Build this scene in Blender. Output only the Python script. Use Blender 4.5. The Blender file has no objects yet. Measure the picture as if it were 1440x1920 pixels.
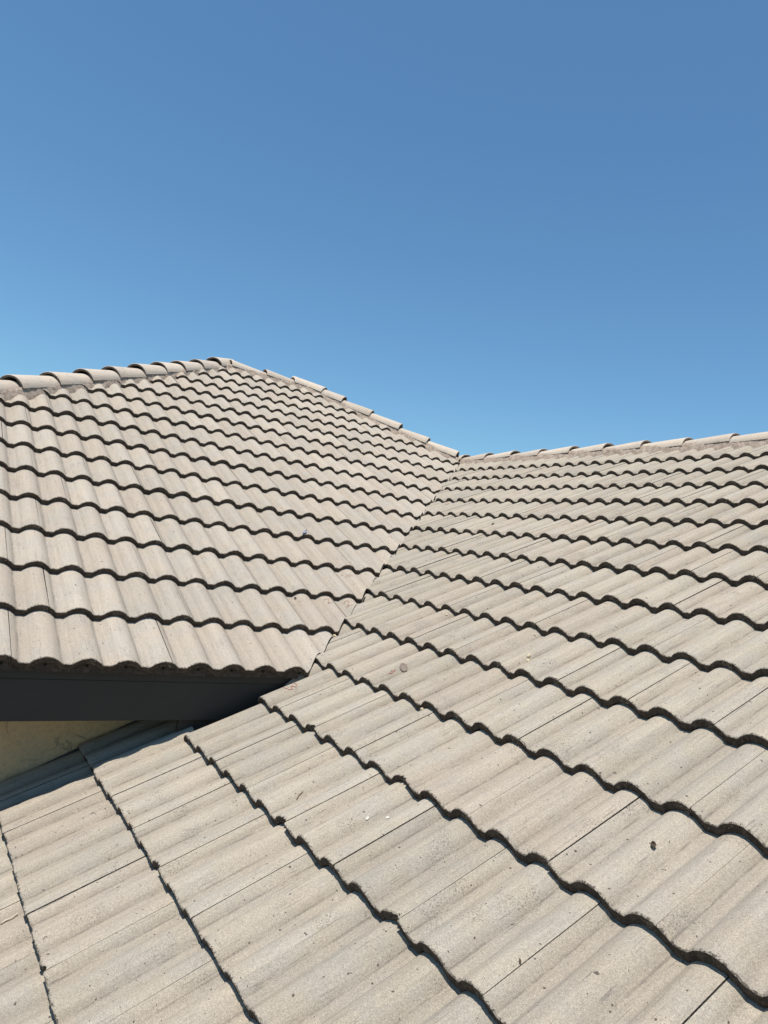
import bpy, bmesh, math, random
from mathutils import Matrix, Vector, noise

random.seed(7)
SC = bpy.context.scene
COL = SC.collection

# ------------------------------------------------------------------ layout constants (metres)
H = 3.5                                   # height of the main eave above the ground
PITCH = 0.4724
CP, SP, T = math.cos(PITCH), math.sin(PITCH), math.tan(PITCH)
GAUGE_B, GAUGE_A = 0.3479, 0.3505         # exposed tile length on the main slope / on the wing
ROLL = 0.15                               # spacing of the tile rolls
W_ROLL = 0.0570                            # half-width of a roll
H_ROLL = 0.0308
CREST = -0.027                             # crest of a roll, left of the side joint
T_LAP = 0.0292                             # thickness seen at the lower edge
TILE_L, TILE_W = 0.415, 0.30
OA = Vector((1.3046, -0.3932, 0.0330 + H))
OB = Vector((0.0, 0.0, H))

# ------------------------------------------------------------------ camera
cam_data = bpy.data.cameras.new("camera")
cam = bpy.data.objects.new("camera", cam_data)
COL.objects.link(cam)
right = Vector((0.82738393, -0.54543165, 0.13394084))
down = Vector((0.14932984, -0.01625871, -0.98865376))
fwd = Vector((0.54142076, 0.83799759, 0.06799703))
cam.matrix_world = Matrix(((right.x, -down.x, -fwd.x, -0.38631),
                           (right.y, -down.y, -fwd.y, -2.95954),
                           (right.z, -down.z, -fwd.z, 0.52747 + H),
                           (0, 0, 0, 1)))
cam_data.sensor_fit = 'VERTICAL'
cam_data.sensor_height = 36.0
cam_data.lens = 1357.4 / 1920 * 36.0
cam_data.clip_start = 0.05
cam_data.clip_end = 2000
SC.camera = cam

# ------------------------------------------------------------------ sky and sun
SUN_DIR = Vector((-0.20, -0.15, 1.0)).normalized()      # towards the sun: high, a little behind the camera
world = bpy.data.worlds.new("World")
SC.world = world
world.use_nodes = True
wn, wl = world.node_tree.nodes, world.node_tree.links
wn.clear()
sky = wn.new('ShaderNodeTexSky')
sky.sky_type = 'NISHITA'
sky.sun_disc = False
sky.sun_elevation = math.asin(SUN_DIR.z)
sky.sun_rotation = math.atan2(SUN_DIR.x, SUN_DIR.y)
sky.altitude = 0
sky.air_density = 1.2
sky.dust_density = 0.1
sky.ozone_density = 10.0
bg = wn.new('ShaderNodeBackground')
bg.inputs['Strength'].default_value = 0.104
wo = wn.new('ShaderNodeOutputWorld')
wb = wn.new('ShaderNodeMix'); wb.data_type = 'RGBA'; wb.blend_type = 'MULTIPLY'      # white balance of the sky
wb.inputs[0].default_value = 1.0
wb.inputs[7].default_value = (0.895, 1.045, 0.975, 1.0)
wl.new(sky.outputs[0], wb.inputs[6])
wl.new(wb.outputs[2], bg.inputs[0])
wl.new(bg.outputs[0], wo.inputs[0])

sun_data = bpy.data.lights.new("sun", 'SUN')
sun_data.energy = 5.0
sun_data.angle = math.radians(0.53)
sun_data.color = (1.0, 0.945, 0.89)
sun = bpy.data.objects.new("sun", sun_data)
COL.objects.link(sun)
sun.rotation_euler = SUN_DIR.to_track_quat('Z', 'Y').to_euler()
sun.location = (0, 0, 30)

SC.view_settings.view_transform = 'Standard'
SC.view_settings.look = 'None'
SC.view_settings.exposure = 0.35
SC.view_settings.gamma = 1.0
SC.view_settings.use_curve_mapping = False


# ------------------------------------------------------------------ node helpers
class NT:
    def __init__(self, name, rough=0.9):
        self.m = bpy.data.materials.new(name)
        self.m.use_nodes = True
        self.n, self.l = self.m.node_tree.nodes, self.m.node_tree.links
        self.n.clear()
        self.out = self.n.new('ShaderNodeOutputMaterial')
        self.b = self.n.new('ShaderNodeBsdfPrincipled')
        self.b.inputs['Roughness'].default_value = rough
        self.b.inputs['Specular IOR Level'].default_value = 0.25
        self.l.new(self.b.outputs[0], self.out.inputs[0])

    def sock(self, s, v):
        if hasattr(v, 'is_linked') or isinstance(v, bpy.types.NodeSocket):
            self.l.new(v, s)
        else:
            s.default_value = v

    def coords(self, seed_by_object=True):
        tc = self.n.new('ShaderNodeTexCoord').outputs['Object']
        if not seed_by_object:
            return tc, tc
        oi = self.n.new('ShaderNodeObjectInfo').outputs['Random']
        self.rand = oi
        mul = self.n.new('ShaderNodeMath'); mul.operation = 'MULTIPLY'
        self.l.new(oi, mul.inputs[0]); mul.inputs[1].default_value = 57.0
        cmb = self.n.new('ShaderNodeCombineXYZ')
        for i in range(3):
            self.l.new(mul.outputs[0], cmb.inputs[i])
        add = self.n.new('ShaderNodeVectorMath'); add.operation = 'ADD'
        self.l.new(tc, add.inputs[0]); self.l.new(cmb.outputs[0], add.inputs[1])
        return tc, add.outputs[0]

    def mapped(self, v, scale):
        mp = self.n.new('ShaderNodeMapping')
        self.l.new(v, mp.inputs[0])
        mp.inputs['Scale'].default_value = scale
        return mp.outputs[0]

    def noise(self, v, scale, detail=2.0, rough=0.55, dist=0.0):
        t = self.n.new('ShaderNodeTexNoise')
        self.l.new(v, t.inputs['Vector'])
        t.inputs['Scale'].default_value = scale
        t.inputs['Detail'].default_value = detail
        t.inputs['Roughness'].default_value = rough
        t.inputs['Distortion'].default_value = dist
        return t.outputs[0]

    def voro(self, v, scale, feature='F1'):
        t = self.n.new('ShaderNodeTexVoronoi')
        t.feature = feature
        self.l.new(v, t.inputs['Vector'])
        t.inputs['Scale'].default_value = scale
        return t

    def ramp(self, f, a, b, lo=0.0, hi=1.0):
        r = self.n.new('ShaderNodeMapRange')
        r.interpolation_type = 'SMOOTHSTEP'
        self.l.new(f, r.inputs[0])
        r.inputs[1].default_value, r.inputs[2].default_value = a, b
        r.inputs[3].default_value, r.inputs[4].default_value = lo, hi
        return r.outputs[0]

    def math(self, op, a, b=0.0):
        m = self.n.new('ShaderNodeMath'); m.operation = op
        self.sock(m.inputs[0], a); self.sock(m.inputs[1], b)
        return m.outputs[0]

    def mix(self, f, a, b, mode='MIX'):
        m = self.n.new('ShaderNodeMix'); m.data_type = 'RGBA'; m.blend_type = mode
        self.sock(m.inputs[0], f)
        for s, v in ((m.inputs[6], a), (m.inputs[7], b)):
            if isinstance(v, bpy.types.NodeSocket):
                self.l.new(v, s)
            else:
                s.default_value = (*v, 1.0)
        return m.outputs[2]

    def gray(self, f):
        c = self.n.new('ShaderNodeCombineColor')
        for i in range(3):
            self.l.new(f, c.inputs[i])
        return c.outputs[0]

    def bump(self, h, dist, strength=1.0):
        b = self.n.new('ShaderNodeBump')
        b.inputs['Distance'].default_value = dist
        b.inputs['Strength'].default_value = strength
        self.l.new(h, b.inputs['Height'])
        self.l.new(b.outputs[0], self.b.inputs['Normal'])

    def color(self, c):
        self.sock(self.b.inputs['Base Color'], c if isinstance(c, bpy.types.NodeSocket) else (*c, 1.0))


def concrete_top(name, edge=True, tone=(1.0, 1.0, 1.0), grime=1.0):
    """Sand-faced concrete: beige and grey patches, run-off streaks, sand grains, lichen specks, dirty lower edge."""
    t = NT(name, 0.93)
    loc, v = t.coords()
    patch = t.ramp(t.noise(v, 7.0, 4.0, 0.6), 0.32, 0.70)
    beige = (0.350, 0.306, 0.237)
    grey = (0.330, 0.301, 0.247)
    c = t.mix(patch, beige, grey)
    # tint of each single tile
    tint = t.ramp(t.rand, 0.0, 1.0, 0.93, 1.055)
    c = t.mix(1.0, c, t.gray(tint), 'MULTIPLY')
    c = t.mix(1.0, c, tone, 'MULTIPLY')
    warm = t.math('FRACT', t.math('MULTIPLY', t.rand, 13.7))
    c = t.mix(t.ramp(warm, 0.6, 1.0, 0.0, 0.40), c, (0.352, 0.292, 0.226))
    # run-off streaks along the slope
    st = t.noise(t.mapped(v, (70, 3.0, 8)), 1.0, 3.0, 0.6)
    c = t.mix(1.0, c, t.gray(t.ramp(st, 0.30, 0.72, 1.0 - 0.095 * grime, 1.0 + 0.055 * grime)), 'MULTIPLY')
    st2 = t.noise(t.mapped(v, (260, 7.0, 30)), 1.0, 2.0, 0.5)
    st2m = t.math('MULTIPLY', t.ramp(st2, 0.62, 0.70, 0.0, 0.6), t.ramp(t.noise(v, 11.0, 1.0), 0.47, 0.58))
    c = t.mix(t.math('MULTIPLY', st2m, grime), c, (0.12, 0.105, 0.09))
    # thin broken dark lines along the foot of the rolls
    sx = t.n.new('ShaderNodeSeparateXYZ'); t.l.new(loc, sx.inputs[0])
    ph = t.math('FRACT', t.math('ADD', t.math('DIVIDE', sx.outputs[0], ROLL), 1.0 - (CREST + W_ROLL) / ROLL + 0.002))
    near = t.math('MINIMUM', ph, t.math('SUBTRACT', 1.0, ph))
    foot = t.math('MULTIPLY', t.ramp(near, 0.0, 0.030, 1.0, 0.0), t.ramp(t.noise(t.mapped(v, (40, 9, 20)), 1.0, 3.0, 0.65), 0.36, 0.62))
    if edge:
        # uneven darker brown in the pans, and a soft dark band along the roll foot
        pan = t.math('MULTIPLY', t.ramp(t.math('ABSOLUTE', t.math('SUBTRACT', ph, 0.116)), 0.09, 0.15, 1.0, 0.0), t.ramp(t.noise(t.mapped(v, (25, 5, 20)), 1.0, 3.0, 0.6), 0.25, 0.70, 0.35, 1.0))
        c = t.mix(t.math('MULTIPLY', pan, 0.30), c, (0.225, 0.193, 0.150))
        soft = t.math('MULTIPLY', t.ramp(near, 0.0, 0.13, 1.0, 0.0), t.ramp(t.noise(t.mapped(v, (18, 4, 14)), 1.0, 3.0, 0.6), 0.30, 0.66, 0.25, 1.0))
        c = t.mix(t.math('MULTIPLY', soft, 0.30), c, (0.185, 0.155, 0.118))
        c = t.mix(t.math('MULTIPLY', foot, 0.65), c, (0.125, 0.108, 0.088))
    # sand grains
    g1 = t.noise(v, 420.0, 2.0, 0.7)
    c = t.mix(1.0, c, t.gray(t.ramp(g1, 0.28, 0.72, 0.72, 1.22)), 'MULTIPLY')
    g2 = t.noise(v, 150.0, 3.0, 0.7)
    c = t.mix(1.0, c, t.gray(t.ramp(g2, 0.30, 0.70, 0.90, 1.08)), 'MULTIPLY')
    vo = t.voro(v, 330.0)
    spk = t.math('MULTIPLY', t.ramp(vo.outputs['Distance'], 0.10, 0.28, 1.0, 0.0),
                 t.ramp(t.noise(v, 190.0, 0.0), 0.58, 0.64))
    c = t.mix(t.math('MULTIPLY', spk, 0.7), c, (0.50, 0.46, 0.39))
    # lichen and soot specks, in clusters
    clus = t.ramp(t.noise(v, 9.0, 2.0, 0.5), 0.57, 0.70)
    lich = t.math('MULTIPLY', clus, t.ramp(t.noise(v, 240.0, 2.0, 0.7), 0.54, 0.62))
    c = t.mix(t.math('MULTIPLY', lich, 0.7 * grime), c, (0.085, 0.074, 0.062))
    dots = t.math('MULTIPLY', t.ramp(t.noise(v, 75.0, 1.0, 0.5), 0.735, 0.765), 0.85)
    c = t.mix(dots, c, (0.05, 0.04, 0.032))
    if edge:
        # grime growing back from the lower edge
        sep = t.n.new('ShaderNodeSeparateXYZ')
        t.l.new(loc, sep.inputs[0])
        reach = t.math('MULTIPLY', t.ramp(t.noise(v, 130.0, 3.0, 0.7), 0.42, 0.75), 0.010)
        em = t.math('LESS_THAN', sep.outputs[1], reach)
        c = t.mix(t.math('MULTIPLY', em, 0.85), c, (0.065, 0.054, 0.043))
    t.color(c)
    hgt = t.math('ADD', g1, t.math('MULTIPLY', g2, 1.2))
    t.bump(hgt, 0.0011, 0.75)
    return t.m


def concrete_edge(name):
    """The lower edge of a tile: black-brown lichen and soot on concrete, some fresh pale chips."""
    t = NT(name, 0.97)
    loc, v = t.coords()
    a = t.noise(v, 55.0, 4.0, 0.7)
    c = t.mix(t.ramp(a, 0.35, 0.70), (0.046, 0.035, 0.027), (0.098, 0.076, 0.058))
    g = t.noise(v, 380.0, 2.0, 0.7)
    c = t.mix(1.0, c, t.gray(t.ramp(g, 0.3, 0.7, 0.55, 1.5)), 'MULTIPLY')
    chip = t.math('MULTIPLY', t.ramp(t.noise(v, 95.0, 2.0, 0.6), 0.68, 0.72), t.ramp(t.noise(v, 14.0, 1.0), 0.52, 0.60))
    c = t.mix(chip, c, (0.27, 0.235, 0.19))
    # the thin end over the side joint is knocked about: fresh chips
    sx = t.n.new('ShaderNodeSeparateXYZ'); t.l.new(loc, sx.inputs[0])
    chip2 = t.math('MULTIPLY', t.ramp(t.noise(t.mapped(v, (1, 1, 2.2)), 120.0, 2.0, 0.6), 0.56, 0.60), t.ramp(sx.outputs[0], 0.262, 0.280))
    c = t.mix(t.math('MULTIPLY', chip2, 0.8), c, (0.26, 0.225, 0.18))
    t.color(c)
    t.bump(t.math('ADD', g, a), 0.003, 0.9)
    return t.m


def simple_noise(name, c1, c2, scale, rough=0.9, bump=0.0, detail=4.0, grain=0.0, world_seed=True):
    t = NT(name, rough)
    loc, v = t.coords(world_seed)
    f = t.noise(v, scale, detail, 0.6)
    c = t.mix(t.ramp(f, 0.3, 0.7), c1, c2)
    h = f
    if grain:
        g = t.noise(v, grain, 3.0, 0.7)
        c = t.mix(1.0, c, t.gray(t.ramp(g, 0.3, 0.7, 0.72, 1.25)), 'MULTIPLY')
        h = t.math('ADD', f, g)
    t.color(c)
    if bump:
        t.bump(h, bump, 0.8)
    return t.m


def plaster(name):
    t = NT(name, 0.9)
    loc, v = t.coords(False)
    c = t.mix(t.ramp(t.noise(v, 3.0, 4.0), 0.3, 0.7), (0.70, 0.50, 0.27), (0.60, 0.45, 0.27))
    w = t.noise(v, 6.0, 3.0, 0.6)
    ad = t.n.new('ShaderNodeVectorMath'); ad.operation = 'MULTIPLY_ADD'
    nz = t.n.new('ShaderNodeTexNoise'); t.l.new(v, nz.inputs['Vector']); nz.inputs['Scale'].default_value = 9.0
    nz.inputs['Detail'].default_value = 3.0
    t.l.new(nz.outputs[1], ad.inputs[0]); ad.inputs[1].default_value = (0.16, 0.16, 0.16); t.l.new(v, ad.inputs[2])
    vo = t.voro(ad.outputs[0], 4.5, 'DISTANCE_TO_EDGE')
    crack = t.math('MULTIPLY', t.ramp(vo.outputs[0], 0.004, 0.014, 1.0, 0.0), t.ramp(w, 0.42, 0.55))
    c = t.mix(t.math('MULTIPLY', crack, 0.35), c, (0.16, 0.12, 0.08))
    c = t.mix(t.math('MULTIPLY', t.ramp(t.noise(v, 60.0, 3.0), 0.4, 0.7), 0.25), c, (0.28, 0.22, 0.15))
    t.color(c)
    t.bump(t.math('ADD', t.noise(v, 90.0, 3.0), t.math('MULTIPLY', crack, -2.0)), 0.002, 0.7)
    return t.m


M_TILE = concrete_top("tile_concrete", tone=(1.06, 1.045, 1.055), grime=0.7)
M_TILE_WING = concrete_top("wing_tile_concrete", tone=(0.975, 0.965, 0.952), grime=0.95)  # same concrete toned slightly darker, with stronger streaks and specks
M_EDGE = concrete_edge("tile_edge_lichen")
M_CUT = simple_noise("tile_cut_concrete", (0.13, 0.108, 0.088), (0.20, 0.168, 0.136), 40.0, 0.95, 0.002, grain=300.0)
M_CAP = concrete_top("cap_concrete", edge=False, tone=(1.44, 1.385, 1.39), grime=0.7)
M_CAPEND = simple_noise("cap_end_concrete", (0.13, 0.103, 0.082), (0.21, 0.17, 0.138), 30.0, 0.95, 0.002, grain=260.0)
M_MORTAR = simple_noise("bedding_mortar", (0.27, 0.21, 0.16), (0.41, 0.335, 0.265), 28.0, 0.97, 0.008, grain=130.0, world_seed=False)
M_UNDER = simple_noise("roof_underlay", (0.030, 0.027, 0.025), (0.05, 0.045, 0.04), 12.0, 0.9)
M_FASCIA = simple_noise("charcoal_paint", (0.034, 0.032, 0.028), (0.039, 0.036, 0.032), 5.0, 0.5, 0.0002, grain=0.0, world_seed=False)
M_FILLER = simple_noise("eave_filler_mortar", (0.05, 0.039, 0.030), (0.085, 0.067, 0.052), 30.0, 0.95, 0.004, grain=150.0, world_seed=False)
M_METAL = simple_noise("valley_zinc", (0.05, 0.05, 0.05), (0.09, 0.088, 0.085), 10.0, 0.6)
M_PLASTER = plaster("yellow_plaster")
M_GROUND = simple_noise("dry_ground", (0.17, 0.14, 0.10), (0.24, 0.20, 0.145), 0.4, 0.95, grain=6.0, world_seed=False)
M_CHALK = simple_noise("red_chalk", (0.31, 0.115, 0.075), (0.31, 0.20, 0.15), 160.0, 0.95, world_seed=False)
M_DARK = simple_noise("dark_hollow", (0.012, 0.011, 0.01), (0.02, 0.018, 0.016), 20.0, 0.95)


# ------------------------------------------------------------------ object helpers
def link(name, mesh, parent=None, matrix=None, **props):
    o = bpy.data.objects.new(name, mesh)
    COL.objects.link(o)
    if parent is not None:
        o.parent = parent                 # every parent here sits at the origin, unrotated
    if matrix is not None:
        o.matrix_basis = matrix
    for k, v in props.items():
        o[k] = v
    return o


def mesh_from(name, verts, faces, mats, smooth=False, face_mats=None):
    me = bpy.data.meshes.new(name)
    me.from_pydata([tuple(v) for v in verts], [], faces)
    for m in mats:
        me.materials.append(m)
    if smooth:
        me.polygons.foreach_set('use_smooth', [True] * len(me.polygons))
    if face_mats:
        me.polygons.foreach_set('material_index', face_mats)
    me.update()
    return me


def box_mesh(name, x0, x1, y0, y1, z0, z1, mat, bevel=0.0):
    bm = bmesh.new()
    bmesh.ops.create_cube(bm, size=1.0)
    for v in bm.verts:
        v.co = Vector((x0 if v.co.x < 0 else x1, y0 if v.co.y < 0 else y1, z0 if v.co.z < 0 else z1))
    if bevel:
        bmesh.ops.bevel(bm, geom=bm.edges[:], offset=bevel, segments=2, affect='EDGES')
    me = bpy.data.meshes.new(name)
    bm.to_mesh(me); bm.free()
    me.materials.append(mat)
    return me


def slab(name, pts, thick, mats):
    """A flat slab: polygon pts (top, counter-clockwise seen from above) with vertical thickness."""
    n = len(pts)
    verts = [Vector(p) for p in pts] + [Vector(p) - Vector((0, 0, thick)) for p in pts]
    faces = [tuple(range(n)), tuple(range(2 * n - 1, n - 1, -1))]
    faces += [(i, i + n, (i + 1) % n + n, (i + 1) % n) for i in range(n)]
    return mesh_from(name, verts, faces, mats)


# ------------------------------------------------------------------ the tile

def roll_h(s):
    """Height of the tile surface above the pans at distance s across the tile."""
    a = abs((s - CREST + ROLL / 2) % ROLL - ROLL / 2)
    f = 0.0022                             # fillet at the foot of a roll
    if a >= W_ROLL + f:
        return 0.0
    u = min(a, W_ROLL - f) / W_ROLL
    h = H_ROLL * (1 - u * u) ** 0.93
    if a > W_ROLL - f:
        e = (W_ROLL + f - a) / (2 * f)
        h *= e ** 1.5
    return h


H0 = roll_h(0.0)


def tile_bmesh(seed, chip=0.0, crack_left=0.0):
    rnd = random.Random(seed)
    ncol = 64
    gap = 0.0006
    cols = [gap + (TILE_W - 2 * gap) * k / ncol for k in range(ncol + 1)]
    vs = [0.0, 0.0028, 0.010, 0.06, 0.15, 0.25, 0.335, TILE_L]
    bm = bmesh.new()
    top, bot = [], []
    off = Vector((seed * 3.7, 1.3, 9.1))
    for s in cols:
        jag = 0.0016 * noise.noise(Vector((s * 90, 0, 0)) + off) + 0.0012 * noise.noise(Vector((s * 300, 5, 0)) + off)
        back = 0.0
        if chip:
            d = (s - (TILE_W - chip)) / chip
            if d > 0:
                back = 0.013 * min(1.0, d * 1.6) * (0.7 + 0.8 * noise.noise(Vector((s * 160, 2, 0)) + off))
        if crack_left:
            d = (crack_left - s) / crack_left
            if d > 0:
                back = max(back, 0.018 * min(1.0, d * 2.5))
        rt, rb = [], []
        for q, v in enumerate(vs):
            vv = v
            if q < 3:
                vv = v + jag + back
            z = roll_h(s) - H0 - T_LAP * v / 0.35 + 0.0005 * noise.noise(Vector((s * 30, v * 14, 3)) + off)
            if q == 0:
                z -= 0.0032 + 0.0012 * noise.noise(Vector((s * 220, 7, 0)) + off)
            elif q == 1:
                z -= 0.0004
            rt.append(bm.verts.new((s, vv, z)))
        for v, th in ((0.0, 0.0273), (0.05, 0.0262), (TILE_L, 0.020)):
            vv = v + (jag * 1.6 + back + 0.001 if v == 0.0 else 0.0)
            z = roll_h(s) - H0 - T_LAP * v / 0.35 - th
            rb.append(bm.verts.new((s, vv, z)))
        top.append(rt); bot.append(rb)
    nt, nb = len(vs), 3

    def quad(a, b, c, d, mi, sm=True):
        f = bm.faces.new((a, b, c, d)); f.material_index = mi; f.smooth = sm
        return f
    for k in range(ncol):
        for q in range(nt - 1):
            quad(top[k][q], top[k + 1][q], top[k + 1][q + 1], top[k][q + 1], 0)
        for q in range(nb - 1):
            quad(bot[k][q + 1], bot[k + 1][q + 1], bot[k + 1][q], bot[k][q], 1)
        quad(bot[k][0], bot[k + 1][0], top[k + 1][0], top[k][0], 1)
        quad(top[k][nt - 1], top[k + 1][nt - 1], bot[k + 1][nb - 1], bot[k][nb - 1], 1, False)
    # closed flanks
    for k, flip in ((0, False), (ncol, True)):
        ring = [top[k][q] for q in range(nt)] + [bot[k][q] for q in range(nb - 1, -1, -1)]
        if flip:
            ring.reverse()
        f = bm.faces.new(ring); f.material_index = 1; f.smooth = False
    bm.normal_update()
    for e in bm.edges:
        if len(e.link_faces) == 2 and e.calc_face_angle(0) > math.radians(42):
            e.smooth = False
        elif len(e.link_faces) == 2 and e.link_faces[0].material_index != e.link_faces[1].material_index:
            e.smooth = False
    return bm


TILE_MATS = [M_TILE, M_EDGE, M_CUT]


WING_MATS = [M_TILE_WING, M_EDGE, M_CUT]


def tile_mesh(seed, **kw):
    """The same tile twice: in the main roof's concrete and in the slightly darker concrete of the wing."""
    bm = tile_bmesh(seed, **kw)
    pair = []
    for mats in (TILE_MATS, WING_MATS):
        me = bpy.data.meshes.new("roof_tile_mesh")
        bm.to_mesh(me)
        for m in mats:
            me.materials.append(m)
        pair.append(me)
    bm.free()
    return pair


VARIANTS = [tile_mesh(i + 1) for i in range(9)]
CHIPPED = [tile_mesh(40 + i, chip=c) for i, c in enumerate((0.040, 0.055, 0.028))]


def cut_mesh(src, planes, mats):
    """Copy of mesh src, cut by planes [(point, outward normal)] in its own space; None when nothing is left."""
    bm = bmesh.new()
    bm.from_mesh(src)
    for co, no in planes:
        geom = bm.verts[:] + bm.edges[:] + bm.faces[:]
        r = bmesh.ops.bisect_plane(bm, geom=geom, plane_co=co, plane_no=no, clear_outer=True, dist=1e-5)
        edges = [e for e in bm.edges if e.is_boundary]
        if edges:
            fr = bmesh.ops.holes_fill(bm, edges=edges, sides=0)
            for f in fr['faces']:
                f.material_index = 2
                f.smooth = False
                for e in f.edges:
                    e.smooth = False
    if len(bm.faces) < 4:
        bm.free()
        return None
    me = bpy.data.meshes.new("roof_tile_cut_mesh")
    bm.to_mesh(me); bm.free()
    for m in mats:
        me.materials.append(m)
    return me


B_BASIS = Matrix(((1, 0, 0), (0, CP, -SP), (0, SP, CP)))
A_BASIS = Matrix(((0, CP, -SP), (-1, 0, 0), (0, SP, CP)))


def slope_matrix(basis, origin, s, v, z=0.0, yaw=0.0, tip=0.0):
    m = basis.to_4x4()
    m.translation = origin + basis @ Vector((s, v, z))
    return m @ Matrix.Rotation(yaw, 4, 'Z') @ Matrix.Rotation(tip, 4, 'Y')


def surf_z(s, v, gauge):
    r = v - math.floor(v / gauge) * gauge
    return roll_h(s) - H0 - T_LAP * r / 0.35


# plan lines of the roof
VAL = 1.230        # valley:      y = x - VAL
LHIP = 2.67        # left hip:    y = x + LHIP
RHIP = 8.30        # right hip:   x + y = RHIP
RIDGE_B = 4.93     # main ridge at y
RIDGE_A = 4.82    # wing ridge at x
WALL_Y = 0.44
APEX_L = RIDGE_B - LHIP
APEX_R = RHIP - RIDGE_B

# ------------------------------------------------------------------ ground
g = 400.0
link("ground", mesh_from("ground", [(-g, -g, 0), (g, -g, 0), (g, g, 0), (-g, g, 0)], [(0, 1, 2, 3)], [M_GROUND]), kind="structure")

# ------------------------------------------------------------------ house
house = bpy.data.objects.new("house", None)
COL.objects.link(house)
house["label"] = "house with a beige concrete tile roof, a hipped main part and a lower wing"
house["category"] = "house"
house.empty_display_size = 0.5

D = -0.112 / CP                            # the boarding lies below the tiles


def zb(x, y):
    return H + T * y + D


def za(x, y):
    return OA.z + T * (x - OA.x) + D


A_EAVE_X = OA.x - 8 * GAUGE_A * CP
YE = -7.0
BASE = -2.35                               # far eave of the main roof's left slope
B_deck = slab("roof_slope", [(p[0], p[1], zb(*p)) for p in
              [(-LHIP + 0.06, 0.06), (VAL + 0.06, 0.06), (RIDGE_A, RIDGE_A - VAL), (APEX_R, RIDGE_B), (APEX_L, RIDGE_B)]], 0.03, [M_UNDER])
slope_b = link("roof_slope", B_deck, house, label="main roof face with a grey fascia below its eave")
A_deck = slab("roof_slope", [(p[0], p[1], za(*p)) for p in
              [(A_EAVE_X + 0.05, YE), (RIDGE_A, YE), (RIDGE_A, RIDGE_A - VAL - 0.01), (1.2, -0.05), (0.75, -0.05), (0.75, WALL_Y), (A_EAVE_X + 0.05, WALL_Y)]],
              0.03, [M_UNDER])
slope_a = link("roof_slope", A_deck, house, label="large roof face of the lower wing in front")

# faces turned away from the photograph: plain boarding so that the roof is closed
back = []
zr = zb(0, RIDGE_B)
back.append([(APEX_L, RIDGE_B, zr), (-LHIP + 0.06, 0.06, zb(0, 0.06)), (-LHIP + 0.06, 2 * RIDGE_B, zb(0, 0.06))])
back.append([(APEX_L, RIDGE_B, zr), (-LHIP + 0.06, 2 * RIDGE_B, zb(0, 0.06)), (APEX_R + RIDGE_B, 2 * RIDGE_B, zb(0, 0.06)), (APEX_R, RIDGE_B, zr)])
back.append([(APEX_R, RIDGE_B, zr), (APEX_R + RIDGE_B, 2 * RIDGE_B, zb(0, 0.06)), (APEX_R + RIDGE_B, RHIP - APEX_R - RIDGE_B, zb(0, 0.06))])
back.append([(RIDGE_A, RIDGE_A - VAL, za(RIDGE_A, 0)), (RIDGE_A, YE, za(RIDGE_A, 0)), (2 * RIDGE_A - A_EAVE_X, YE, za(A_EAVE_X, 0)), (2 * RIDGE_A - A_EAVE_X, RIDGE_A - VAL, za(A_EAVE_X, 0))])
for pts in back:
    link("roof_boarding", slab("roof_boarding", [Vector(p) - Vector((0, 0, 0.02)) for p in pts], 0.03, [M_UNDER]), house)


# ------------------------------------------------------------------ laying the tiles
def in_view(p, m=0.12):
    d = p - cam.matrix_world.translation
    w = d.dot(fwd)
    if w <= 0.05:
        return False
    u = 0.5 + d.dot(right) / w * 1357.4 / 1440
    v = 0.5 + d.dot(down) / w * 1357.4 / 1920
    return -m < u < 1 + m and -m < v < 1 + m


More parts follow.
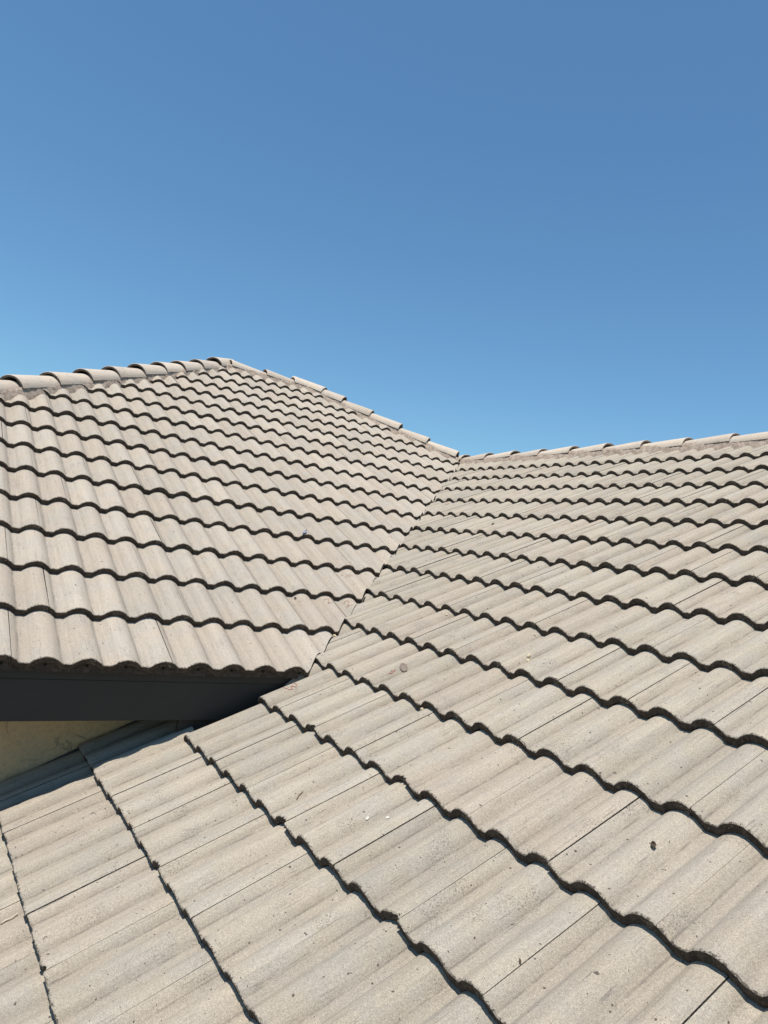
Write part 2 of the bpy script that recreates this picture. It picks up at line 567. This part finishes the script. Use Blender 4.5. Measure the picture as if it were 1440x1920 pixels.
def lay(slope, basis, origin, gauge, rows, s_min, s_max, limits, special, chips):
    """Rows of tiles in broken bond, cut along the limits; those out of the picture are joined into one mesh."""
    rnd = random.Random(11 if slope is slope_b else 23)
    inv = basis.transposed()
    spare = bmesh.new()
    n_tiles = 0
    kind_ = 0 if slope is slope_b else 1
    mats = (TILE_MATS, WING_MATS)[kind_]
    j0, j1 = int(math.floor(s_min / ROLL)) - 2, int(math.ceil(s_max / ROLL))
    for i in rows:
        for j in range(j0, j1 + 1):
            if (i + j) % 2:
                continue
            s, v = j * ROLL, i * gauge
            corners = [origin + basis @ Vector((s + a, v + b, 0)) for a in (0, TILE_W) for b in (0, TILE_L)]
            lims = list(limits) + special(i)
            cuts, out = [], False
            for (px, py), (nx, ny) in lims:
                ds = [(c.x - px) * nx + (c.y - py) * ny for c in corners]
                if min(ds) > -0.012:
                    out = True
                    break
                if max(ds) > 0:
                    cuts.append(((px, py), (nx, ny)))
            if out:
                continue
            yaw = rnd.gauss(0, 0.0022)
            dz, dv, tip = rnd.uniform(-0.0012, 0.0016), rnd.gauss(0, 0.0018), rnd.gauss(0, 0.0035)
            mat = slope_matrix(basis, origin, s + rnd.gauss(0, 0.0006), v + dv, dz, yaw, tip)
            src = VARIANTS[rnd.randrange(len(VARIANTS))][kind_]
            if (i, j) in chips:
                src = CHIPPED[chips[(i, j)]][kind_]
            if cuts:
                mi = mat.inverted()
                rot = mi.to_3x3()
                pl = []
                for (px, py), (nx, ny) in cuts:
                    e = rnd.uniform(-0.005, 0.006)
                    tw = rnd.gauss(0, 0.028)
                    n2 = (nx * math.cos(tw) - ny * math.sin(tw), nx * math.sin(tw) + ny * math.cos(tw))
                    mid = sum(corners, Vector()) / 4
                    dd = (mid.x - px) * nx + (mid.y - py) * ny
                    foot = Vector((mid.x - nx * (dd - e), mid.y - ny * (dd - e), mid.z))
                    pl.append((mi @ foot, rot @ Vector((n2[0], n2[1], 0))))
                src = cut_mesh(src, pl, mats)
                if src is None:
                    continue
            mid = origin + basis @ Vector((s + 0.15, v + 0.17, 0))
            if in_view(mid):
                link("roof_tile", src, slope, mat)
                n_tiles += 1
            else:
                tmp = src.copy()
                tmp.transform(mat)
                spare.from_mesh(tmp)
                bpy.data.meshes.remove(tmp)
    if spare.verts:
        me = bpy.data.meshes.new("roof_tiles_beyond")
        spare.to_mesh(me)
        for m in mats:
            me.materials.append(m)
        link("roof_tile_run", me, slope, kind="stuff")
    spare.free()
    return n_tiles


R2 = math.sqrt(0.5)
lim_b = [((0, LHIP - 0.03), (-R2, R2)),                   # left hip
         ((RHIP - 0.03, 0), (R2, R2)),                    # right hip
         ((0, RIDGE_B - 0.03), (0, 1)),                   # ridge
         ((VAL - 0.003, 0), (R2, -R2))]                   # valley
nb_ = lay(slope_b, B_BASIS, OB, GAUGE_B, range(0, 16), -2.6, 5.0, lim_b, lambda i: [], {(3, 0): 2, (1, 4): 2, (4, 7): 2})


def special_a(i):
    if i >= 0:
        return [((VAL + 0.001, 0), (-R2, R2))]
    if i >= -2:
        return [((0, -0.006), (0, 1))] if i == -2 else [((0.99, -0.008), (-0.2785, 0.9604))]
    return [((0, WALL_Y - 0.006), (0, 1))]


lim_a = [((RIDGE_A - 0.03, 0), (1, 0))]
na_ = lay(slope_a, A_BASIS, OA, GAUGE_A, range(-8, 11), -4.4, 3.6, lim_a, special_a,
          {(-2, 2): 1, (-3, 1): 1, (-1, 3): 1, (-2, 6): 0, (-4, 2): 2, (-1, -1): 2})
print("tiles in view: main", nb_, "wing", na_)

# ------------------------------------------------------------------ ridge and hip caps
CAP_L = 0.435


def cap_mesh(seed, w0=0.113, r0=0.085, w1=0.099, r1=0.068, th=0.017, length=CAP_L):
    rnd = random.Random(seed)
    n, ys = 18, (0.0, 0.004, 0.03, 0.16, 0.30, length)
    off = Vector((seed * 2.1, 4.4, 0))
    bm = bmesh.new()
    outer, inner = [], []
    for k in range(n + 1):
        a = -1 + 2 * k / n
        ang = a * math.radians(82)
        jag = 0.002 * noise.noise(Vector((k * 0.9, 0, 0)) + off)
        ro, ri = [], []
        for q, y in enumerate(ys):
            f = y / length
            w, r = w0 + (w1 - w0) * f, r0 + (r1 - r0) * f
            dr = 0.003 if q == 0 else 0.0
            wob = 0.0012 * noise.noise(Vector((k * 0.4, y * 9, 2)) + off)
            px = (w - dr + wob) * math.sin(ang) / math.sin(math.radians(82))
            pz = (r - dr + wob) * (math.cos(ang) - math.cos(math.radians(82))) / (1 - math.cos(math.radians(82)))
            ro.append(bm.verts.new((px, y + jag * (q < 2), pz)))
            px = (w - th) * math.sin(ang) / math.sin(math.radians(82))
            pz = (r - th) * (math.cos(ang) - math.cos(math.radians(82))) / (1 - math.cos(math.radians(82)))
            ri.append(bm.verts.new((px, y + jag * (q < 2), pz)))
        outer.append(ro); inner.append(ri)
    m = len(ys)

    def face(vs, mi, sm):
        f = bm.faces.new(vs); f.material_index = mi; f.smooth = sm
    for k in range(n):
        for q in range(m - 1):
            face((outer[k][q], outer[k + 1][q], outer[k + 1][q + 1], outer[k][q + 1]), 0, True)
            face((inner[k][q + 1], inner[k + 1][q + 1], inner[k + 1][q], inner[k][q]), 1, True)
        face((inner[k][0], inner[k + 1][0], outer[k + 1][0], outer[k][0]), 1, False)
        face((outer[k][m - 1], outer[k + 1][m - 1], inner[k + 1][m - 1], inner[k][m - 1]), 1, False)
    for q in range(m - 1):
        face((inner[0][q], outer[0][q], outer[0][q + 1], inner[0][q + 1]), 1, False)
        face((outer[n][q], inner[n][q], inner[n][q + 1], outer[n][q + 1]), 1, False)
    bm.normal_update()
    for e in bm.edges:
        if len(e.link_faces) == 2 and e.calc_face_angle(0) > math.radians(40):
            e.smooth = False
    me = bpy.data.meshes.new("ridge_cap_mesh")
    bm.to_mesh(me); bm.free()
    me.materials.append(M_CAP); me.materials.append(M_CAPEND)
    return me


CAPS = [cap_mesh(i) for i in range(5)]
HIP_CAPS = [cap_mesh(10 + i, w0=0.113, r0=0.090, w1=0.098, r1=0.070) for i in range(5)]


def frame_along(p, up_dir):
    """Matrix at p, local +Y along up_dir, +Z as upright as possible."""
    y = up_dir.normalized()
    x = y.cross(Vector((0, 0, 1))).normalized()
    z = x.cross(y)
    return Matrix(((x.x, y.x, z.x, p.x), (x.y, y.y, z.y, p.y), (x.z, y.z, z.z, p.z), (0, 0, 0, 1)))


def mortar_mesh(name, p0, p1, up_dir, raise_at, seed, drop=0.12, w_top=0.096, w_bot=0.135):
    """Rough bedding under a line of caps from p0 to p1; raise_at(f) is the height of the caps' rims above the line."""
    L = (p1 - p0).length
    n = max(8, int(L / 0.012))
    off = Vector((seed, seed * 0.7, 0))
    fr = frame_along(p0, p1 - p0)
    ex, ez = fr.col[0].to_3d(), fr.col[2].to_3d()
    prof = []
    for side in (-1, 1):
        rows = [(w_top, 0.036), (w_top + 0.007, 0.012), (w_top + 0.014, -0.002), (w_top + 0.023, -0.018), (w_top + 0.031, -0.040), (w_bot, -drop)]
        prof.append([(side * a, b) for a, b in rows])
    line = list(reversed(prof[0])) + prof[1]
    verts, faces = [], []
    for k in range(n + 1):
        f = k / n
        base = p0.lerp(p1, f)
        r = raise_at(f)
        for c, (a, b) in enumerate(line):
            amp = 0.0 if abs(a) <= w_top else 1.0
            nz = noise.noise(Vector((f * L * 11, c * 0.8, 0)) + off) * 0.014 + noise.noise(Vector((f * L * 45, c * 1.9, 4)) + off) * 0.008
            aa = a + math.copysign(nz * amp, a)
            bb = b + (r if b > -0.055 else 0) + (noise.noise(Vector((f * L * 30, c * 3.1, 8)) + off) * 0.006 * amp)
            verts.append(base + ex * aa + ez * bb)
    m = len(line)
    for k in range(n):
        for c in range(m - 1):
            a = k * m + c
            faces.append((a, a + 1, a + m + 1, a + m))
    return mesh_from(name, verts, faces, [M_MORTAR], smooth=True)


def cap_run(name, label, line_of, ends, up_sign_dir, raise_fn, mortar_span, seed, tilt=0.026, caps=None, last_len=None, drop=0.12):
    """line_of(e) -> point on the ridge line; caps have their wide open end at each e and run along up_sign_dir."""
    rnd = random.Random(seed)
    p0, p1 = line_of(mortar_span[0]), line_of(mortar_span[1])
    bed = link(name, mortar_mesh(name, p0, p1, up_sign_dir, lambda f: raise_fn(mortar_span[0] + (mortar_span[1] - mortar_span[0]) * f), seed, drop), house, label=label)
    for k, e in enumerate(ends):
        p = line_of(e) + Vector((0, 0, raise_fn(e) + rnd.uniform(-0.004, 0.004)))
        m = frame_along(p, up_sign_dir)
        m = m @ Matrix.Rotation(rnd.gauss(0, 0.012), 4, 'Z') @ Matrix.Rotation(-tilt / CAP_L + rnd.gauss(0, 0.006), 4, 'X') @ Matrix.Rotation(rnd.gauss(0, 0.02), 4, 'Y')
        m = m @ Matrix.Translation((0, 0, tilt))
        link("ridge_cap", (caps or CAPS)[rnd.randrange(5)], bed, m)
    return bed


def zl(y):
    return H + T * y


left_dir = Vector((1, 1, T))
cap_run("hip", "left hip of the main roof, grey mortar under its caps",
        lambda x: Vector((x, x + LHIP, zl(x + LHIP))),
        [0.066 - 0.262 * k for k in range(7, 0, -1)] + [0.066, 0.335, 0.600, 0.852, 1.118, 1.368, 1.614, 1.875, 2.15],
        left_dir, lambda x: -0.064 + 0.026 * max(0.0, min(1.0, (2.1 - x) / 2.1)), (-2.2, APEX_L + 0.02), 3, caps=HIP_CAPS)
right_dir = Vector((-1, 1, T))
cap_run("hip", "right hip of the main roof running down to the wing ridge",
        lambda x: Vector((x, RHIP - x, zl(RHIP - x))),
        [4.716, 4.465, 4.218, 3.960, 3.705, 3.52], right_dir, lambda x: -0.044, (4.76, APEX_R), 5, caps=HIP_CAPS)
cap_run("ridge", "short level ridge at the top of the main roof",
        lambda x: Vector((x, RIDGE_B, zl(RIDGE_B))),
        [2.36, 2.79, 3.15], Vector((1, 0, 0)), lambda x: -0.060, (APEX_L - 0.02, APEX_R + 0.06), 7)
cap_run("ridge", "wing ridge with caps running towards the valley",
        lambda y: Vector((RIDGE_A, y, OA.z + T * (RIDGE_A - OA.x))),
        [3.49 - 0.4055 * k for k in range(0, 16)], Vector((0, 1, 0)), lambda y: -0.058, (-2.7, 3.66), 9, tilt=0.019)

# ------------------------------------------------------------------ valley, fascia, eave filler, wall
p0, p1 = Vector((1.36, 1.36 - VAL, 0)), Vector((RIDGE_A, RIDGE_A - VAL, 0))
side = Vector((R2, -R2, 0)) * 0.12
vv = []
for p in (p0, p1):
    zc = zl(p.y) - 0.108
    for k in (-1, 0, 1):
        q = p + side * k
        vv.append((q.x, q.y, zc + (0.12 * R2 * T if k else 0.0) - 0.0))
link("valley_gutter", mesh_from("valley_gutter", vv, [(0, 1, 4, 3), (1, 2, 5, 4)], [M_METAL]), house)

FY = 0.058
link("fascia_board", box_mesh("fascia_board", -2.40, 1.20, FY, FY + 0.020, H - 0.250, H - 0.0895, M_FASCIA, 0.002), house,
     label="charcoal painted fascia board under the main eave")
link("fascia_board", box_mesh("fascia_board", -2.40, 1.22, FY - 0.006, FY + 0.016, H - 0.0880, H - 0.052, M_FASCIA, 0.002), house)
link("soffit", box_mesh("soffit", -2.40, 0.95, FY + 0.022, WALL_Y + 0.02, H - 0.246, H - 0.236, M_FASCIA), house)

link("soffit_return", box_mesh("soffit_return", 0.69, 1.18, FY + 0.024, FY + 0.044, H - 0.42, H - 0.2475, M_FASCIA), house)

# mortar filler under the rolls of the eave tiles
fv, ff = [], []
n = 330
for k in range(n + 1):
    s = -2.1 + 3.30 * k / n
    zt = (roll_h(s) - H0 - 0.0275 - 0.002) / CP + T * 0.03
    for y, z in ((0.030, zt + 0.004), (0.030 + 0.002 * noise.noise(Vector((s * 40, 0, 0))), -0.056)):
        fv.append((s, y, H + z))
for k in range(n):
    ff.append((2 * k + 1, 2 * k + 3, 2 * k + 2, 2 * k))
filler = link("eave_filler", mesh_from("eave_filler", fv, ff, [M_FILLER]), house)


def disc_mesh(name, r, depth, mat, n=12):
    bm = bmesh.new()
    bmesh.ops.create_cone(bm, cap_ends=True, segments=n, radius1=r, radius2=r, depth=depth)
    me = bpy.data.meshes.new(name)
    bm.to_mesh(me); bm.free()
    me.materials.append(mat)
    return me


hole = disc_mesh("vent_hole", 0.0055, 0.004, M_DARK)
for k in range(-14, 9):
    s = CREST + ROLL * k
    if -2.0 < s < 1.1:
        link("vent_hole", hole, filler, Matrix.Translation((s, 0.0295, H - 0.029)) @ Matrix.Rotation(math.pi / 2, 4, 'X'))

link("wall", box_mesh("wall", -2.10, 1.6, WALL_Y, WALL_Y + 0.22, 0.0, H - 0.20, M_PLASTER), house,
     label="cracked yellow plaster wall in the shade under the eave")
link("wall", box_mesh("wall", -2.095, -1.87, WALL_Y + 0.225, 9.4, 0.0, H - 0.20, M_PLASTER), house)
link("wall", box_mesh("wall", A_EAVE_X + 0.45, A_EAVE_X + 0.67, YE + 0.3, WALL_Y - 0.005, 0.0, H - 1.22, M_PLASTER), house)
# flashing along the foot of the wall, following the slope
fl = []
for x in (-0.95, 0.74):
    z = OA.z + T * (x - OA.x)
    fl += [(x, WALL_Y - 0.0035, z - 0.024), (x, WALL_Y - 0.0045, z - 0.028), (x, WALL_Y - 0.008, z - 0.032), (x, WALL_Y - 0.011, z - 0.060)]
link("flashing", mesh_from("flashing", fl, [(k, k + 1, k + 5, k + 4) for k in range(3)], [M_METAL]), house)


# ------------------------------------------------------------------ chalk marks the tilers left on the tiles
def chalk(slope, basis, origin, gauge, s, v, strokes, size, rot=0.0, width=0.004):
    verts, faces = [], []
    for st in strokes:
        pts = []
        for a, b in zip(st[:-1], st[1:]):
            for k in range(5):
                pts.append((a[0] + (b[0] - a[0]) * k / 5, a[1] + (b[1] - a[1]) * k / 5))
        pts.append(st[-1])
        base = len(verts)
        for k, (x, y) in enumerate(pts):
            q = pts[min(k + 1, len(pts) - 1)]; p = pts[max(k - 1, 0)]
            tx, ty = q[0] - p[0], q[1] - p[1]
            ln = math.hypot(tx, ty) or 1.0
            w = width * (0.8 + 0.5 * noise.noise(Vector((k * 0.7, s * 9, v)))) / size / 2
            for sg in (-1, 1):
                lx, ly = x - ty / ln * w * sg, y + tx / ln * w * sg
                gx = s + size * (lx * math.cos(rot) - ly * math.sin(rot))
                gy = v + size * (lx * math.sin(rot) + ly * math.cos(rot))
                verts.append(origin + basis @ Vector((gx, gy, surf_z(gx, gy, gauge) + 0.0036)))
        for k in range(len(pts) - 1):
            a = base + 2 * k
            faces.append((a, a + 2, a + 3, a + 1))
    return link("chalk_mark", mesh_from("chalk_mark", verts, faces, [M_CHALK]), slope)


TWO = [[(-0.4, 0.5), (-0.2, 0.85), (0.2, 0.85), (0.38, 0.5), (0.1, 0.0), (-0.4, -0.6), (0.0, -0.5), (0.5, -0.6)]]
DUB = [[(-0.7, 0.6), (-0.55, -0.3), (-0.2, -0.5), (0.0, 0.1), (0.25, -0.5), (0.6, -0.3), (0.7, 0.7)]]
SCR = [[(-0.5, 0.3), (0.1, 0.45), (0.4, 0.1)], [(-0.3, -0.2), (0.2, -0.05), (0.5, -0.4)]]
A_ARGS, B_ARGS = (slope_a, A_BASIS, OA, GAUGE_A), (slope_b, B_BASIS, OB, GAUGE_B)
chalk(*A_ARGS, -0.315, -0.215, DUB, 0.040, 1.75)
chalk(*A_ARGS, 0.018, 0.113, [[(-1, 0.1), (-0.4, -0.1), (0.2, 0.15)], [(-0.2, 0.3), (0.5, 0.2), (1.0, 0.35)]], 0.020, 1.5)
chalk(*B_ARGS, 1.605, 0.627, TWO, 0.034, 0.15, 0.003)
chalk(*B_ARGS, 1.739, 0.631, TWO, 0.036, 0.0)
chalk(*B_ARGS, 1.893, 0.953, SCR, 0.035, 0.2, 0.003)
chalk(*B_ARGS, 2.521, 1.571, SCR, 0.04, 0.3, 0.003)
chalk(*A_ARGS, -2.390, 2.392, SCR, 0.05, 0.9, 0.0035)

# ------------------------------------------------------------------ loose things lying on the tiles
M_STONE = simple_noise("cream_pebble", (0.46, 0.37, 0.23), (0.54, 0.47, 0.34), 60.0, 0.8, 0.001)
M_LEAF = simple_noise("dried_leaf", (0.05, 0.037, 0.026), (0.10, 0.072, 0.05), 90.0, 0.8, 0.001)
M_LEAF2 = simple_noise("greybrown_leaf", (0.16, 0.125, 0.10), (0.215, 0.175, 0.14), 120.0, 0.85, 0.0008)
M_FEATHER = simple_noise("grey_feather", (0.16, 0.18, 0.24), (0.28, 0.30, 0.36), 70.0, 0.7)
M_FLAKE = simple_noise("pale_flake", (0.46, 0.43, 0.36), (0.54, 0.51, 0.45), 50.0, 0.8)
M_TWIG = simple_noise("bleached_twig", (0.42, 0.34, 0.25), (0.55, 0.47, 0.37), 60.0, 0.85)
M_WIRE = simple_noise("rusty_stalk", (0.16, 0.10, 0.065), (0.25, 0.17, 0.11), 60.0, 0.85)
M_CRUMB = simple_noise("moss_crumb", (0.05, 0.04, 0.03), (0.10, 0.075, 0.055), 60.0, 0.95)


def on(args, s, v, lift=0.0, yaw=0.0):
    slope, basis, origin, gauge = args
    e = 0.004
    z = surf_z(s, v, gauge)
    dzs = (surf_z(s + e, v, gauge) - surf_z(s - e, v, gauge)) / (2 * e)
    m = slope_matrix(basis, origin, s, v, z + lift)
    return m @ Matrix.Rotation(-math.atan(dzs), 4, 'Y') @ Matrix.Rotation(yaw, 4, 'Z')


def pebble(seed, r, squash, mat):
    bm = bmesh.new()
    bmesh.ops.create_icosphere(bm, subdivisions=2, radius=r)
    for v in bm.verts:
        k = 1 + 0.35 * noise.noise(v.co / r * 1.1 + Vector((seed * 5.3, 0, 0)))
        v.co = Vector((v.co.x * k * squash[0], v.co.y * k * squash[1], v.co.z * k * squash[2]))
    for f in bm.faces:
        f.smooth = False
    me = bpy.data.meshes.new("pebble")
    bm.to_mesh(me); bm.free()
    me.materials.append(mat)
    return me


def leaf_mesh(name, length, width, curl, mat, seed=0, round_=False, th=0.0007):
    n, m = 10, 6
    top = []
    for i in range(n + 1):
        f = i / n
        wdt = width * (math.sin(math.pi * min(0.985, max(0.015, f))) ** (0.5 if round_ else 0.8))
        row = []
        for j in range(m + 1):
            g_ = -1 + 2 * j / m
            x = g_ * wdt / 2 * (1 + 0.12 * noise.noise(Vector((f * 6, g_ * 2, seed))))
            y = (f - 0.5) * length
            z = curl * (g_ * g_) * width + 0.15 * curl * length * (2 * f - 1) ** 2 + 0.06 * width * noise.noise(Vector((f * 5, g_ * 3, seed + 3)))
            row.append(Vector((x, y, z)))
        top.append(row)
    verts = [p for r in top for p in r] + [p - Vector((0, 0, th)) for r in top for p in r]
    N = (n + 1) * (m + 1)
    faces = []
    for i in range(n):
        for j in range(m):
            a = i * (m + 1) + j
            faces.append((a, a + 1, a + m + 2, a + m + 1))
            faces.append((N + a + m + 1, N + a + m + 2, N + a + 1, N + a))
    for i in range(n):
        a, b = i * (m + 1), (i + 1) * (m + 1)
        faces.append((a, b, N + b, N + a))
        a, b = a + m, b + m
        faces.append((b, a, N + a, N + b))
    for j in range(m):
        faces.append((j + 1, j, N + j, N + j + 1))
        a = n * (m + 1) + j
        faces.append((a, a + 1, N + a + 1, N + a))
    return mesh_from(name, verts, faces, [mat], smooth=True)


def stick_mesh(name, pts, r, mat, n=6):
    verts, faces = [], []
    for k, p in enumerate(pts):
        p = Vector(p)
        d = (Vector(pts[min(k + 1, len(pts) - 1)]) - Vector(pts[max(k - 1, 0)])).normalized()
        x = d.cross(Vector((0, 0, 1))).normalized()
        z = x.cross(d)
        rr = r * (1 - 0.35 * k / (len(pts) - 1))
        for q in range(n):
            a = 2 * math.pi * q / n
            verts.append(p + x * math.cos(a) * rr + z * math.sin(a) * rr)
    for k in range(len(pts) - 1):
        for q in range(n):
            faces.append((k * n + q, k * n + (q + 1) % n, (k + 1) * n + (q + 1) % n, (k + 1) * n + q))
    faces.append(tuple(range(n - 1, -1, -1)))
    faces.append(tuple((len(pts) - 1) * n + q for q in range(n)))
    return mesh_from(name, verts, faces, [mat], smooth=True)


def thing(name, me, matrix, label, cat, group=None):
    o = link(name, me, None, matrix, label=label, category=cat)
    if group:
        o["group"] = group
    return o


PG = "cream pebbles lying on the roof tiles"
thing("pebble", pebble(1, 0.0075, (1.0, 1.3, 0.8), M_STONE), on(A_ARGS, 0.469, 0.480, 0.004, 0.4), "cream pebble on the wing roof, upper of two lying together", "pebble", PG)
thing("pebble", pebble(2, 0.0060, (1.1, 1.2, 0.7), M_STONE), on(A_ARGS, 0.480, 0.463, 0.003, 1.0), "small cream pebble just below another pebble on the wing roof", "pebble", PG)
thing("pebble", pebble(3, 0.0070, (1.2, 1.0, 0.8), M_STONE), on(A_ARGS, 0.385, -0.012, 0.005, 0.2), "cream pebble caught against a dark tile edge near the brown leaf", "pebble", PG)
thing("pebble", pebble(4, 0.0055, (1.0, 1.1, 0.7), M_STONE), on(A_ARGS, -0.287, 0.663, 0.004, 0.0), "single cream pebble beside the valley on the wing roof", "pebble", PG)
thing("pebble", pebble(5, 0.0095, (1.4, 0.8, 0.8), M_STONE), on(B_ARGS, 1.534, 0.338, 0.005, -0.5), "cream stone wedged in the valley under a main roof tile", "pebble", PG)
thing("dried_leaf", leaf_mesh("dried_leaf", 0.044, 0.034, 0.06, M_LEAF2, 2, True), on(A_ARGS, 0.018, 0.169, 0.004, 1.2), "round grey brown leaf lying flat beside a red chalk smear", "leaf")
thing("dried_leaf", leaf_mesh("dried_leaf", 0.018, 0.013, 0.55, M_LEAF, 5), on(A_ARGS, 1.498, -0.152, 0.002, 0.7), "dark curled leaf on a broad tile roll near the lower right corner", "leaf")
thing("feather", leaf_mesh("feather", 0.050, 0.022, 0.35, M_FEATHER, 7), on(B_ARGS, 1.752, 1.412, 0.003, -0.9), "small blue grey feather on the main roof above a tile edge", "feather")
FG = "pale flakes on the wing roof"
thing("paint_flake", leaf_mesh("paint_flake", 0.013, 0.009, 0.15, M_FLAKE, 1, True), on(A_ARGS, 0.770, -0.513, 0.003, 0.3), "oval pale flake, left of two on a foreground tile", "flake", FG)
thing("paint_flake", leaf_mesh("paint_flake", 0.012, 0.011, 0.10, M_FLAKE, 4), on(A_ARGS, 0.802, -0.465, 0.003, 1.9), "three cornered pale flake, right of two on a foreground tile", "flake", FG)
thing("twig", stick_mesh("twig", [(-0.022, 0, 0.002), (-0.008, 0.004, 0.003), (0.008, 0.003, 0.002), (0.026, 0.010, 0.003)], 0.0028, M_TWIG),
      on(A_ARGS, 0.190, -1.450, 0.003, 1.45), "short bleached twig at the left border of the wing roof", "twig")
thing("twig", stick_mesh("twig", [(-0.016, 0, 0.002), (0, 0.003, 0.003), (0.018, 0.001, 0.002)], 0.0016, M_WIRE),
      on(A_ARGS, 0.474, -0.588, 0.004, 1.9), "tiny dark twig on a speckled tile in the foreground", "twig")
thing("dried_leaf", leaf_mesh("dried_leaf", 0.011, 0.005, 0.4, M_LEAF, 9), on(A_ARGS, 1.496, -0.593, 0.003, 0.9), "narrow brown leaf sliver near the bottom of the wing roof", "leaf")
thing("dried_leaf", leaf_mesh("dried_leaf", 0.018, 0.010, 0.3, M_LEAF, 11), on(B_ARGS, 1.423, 0.662, 0.004, 0.5), "small dark leaf under a tile edge of the main roof", "leaf")
thing("dried_leaf", leaf_mesh("dried_leaf", 0.030, 0.014, 0.5, M_LEAF, 13), on(A_ARGS, -1.231, 1.875, 0.004, 0.2), "small curled brown leaf on the wing roof near the valley", "leaf")

# moss crumbs, seeds and grit scattered on both slopes
rnd = random.Random(99)
bm = bmesh.new()
for k in range(560):
    a = rnd.random() < 0.72
    args = A_ARGS if a else B_ARGS
    if a:
        s, v = rnd.uniform(-2.2, 2.4), rnd.uniform(-1.9, 2.4)
        x, y = OA.x + v * CP, OA.y - s
        if y > x - VAL - 0.05 or y > -0.05:
            continue
    else:
        s, v = rnd.uniform(-0.3, 3.6), rnd.uniform(0.0, 3.0)
        x, y = s, v * CP
        if y < x - VAL + 0.05 or y > x + LHIP - 0.2:
            continue
    # most of it collects in the pans and against the rolls
    if rnd.random() < 0.6:
        s = math.floor(s / ROLL) * ROLL + CREST + ROLL / 2 + rnd.uniform(-0.02, 0.02)
    q = rnd.random()
    if q < 0.16:                           # along the valley
        if a:
            v = rnd.uniform(0.05, 3.2)
            s = OA.y - (OA.x + v * CP - VAL) + abs(rnd.gauss(0, 0.03)) + 0.012
        else:
            v = rnd.uniform(0.05, 3.2)
            s = v * CP + VAL - abs(rnd.gauss(0, 0.03)) - 0.012
    elif q < 0.34:                         # just below a lap
        gg = args[3]
        v = math.floor(v / gg) * gg - rnd.uniform(0.004, 0.014)
    r = rnd.uniform(0.0008, 0.0022)
    m = on(args, s, v, r * 0.4, rnd.uniform(0, 6.28)) @ Matrix.Diagonal((r * rnd.uniform(0.7, 2.4), r, r * 0.7, 1))
    bmesh.ops.create_icosphere(bm, subdivisions=1, radius=1.0, matrix=m)
me = bpy.data.meshes.new("moss_crumbs")
bm.to_mesh(me); bm.free()
me.materials.append(M_CRUMB)
link("moss_crumbs", me, None, None, kind="stuff", label="dark moss crumbs and grit scattered over the roof tiles", category="moss crumbs")
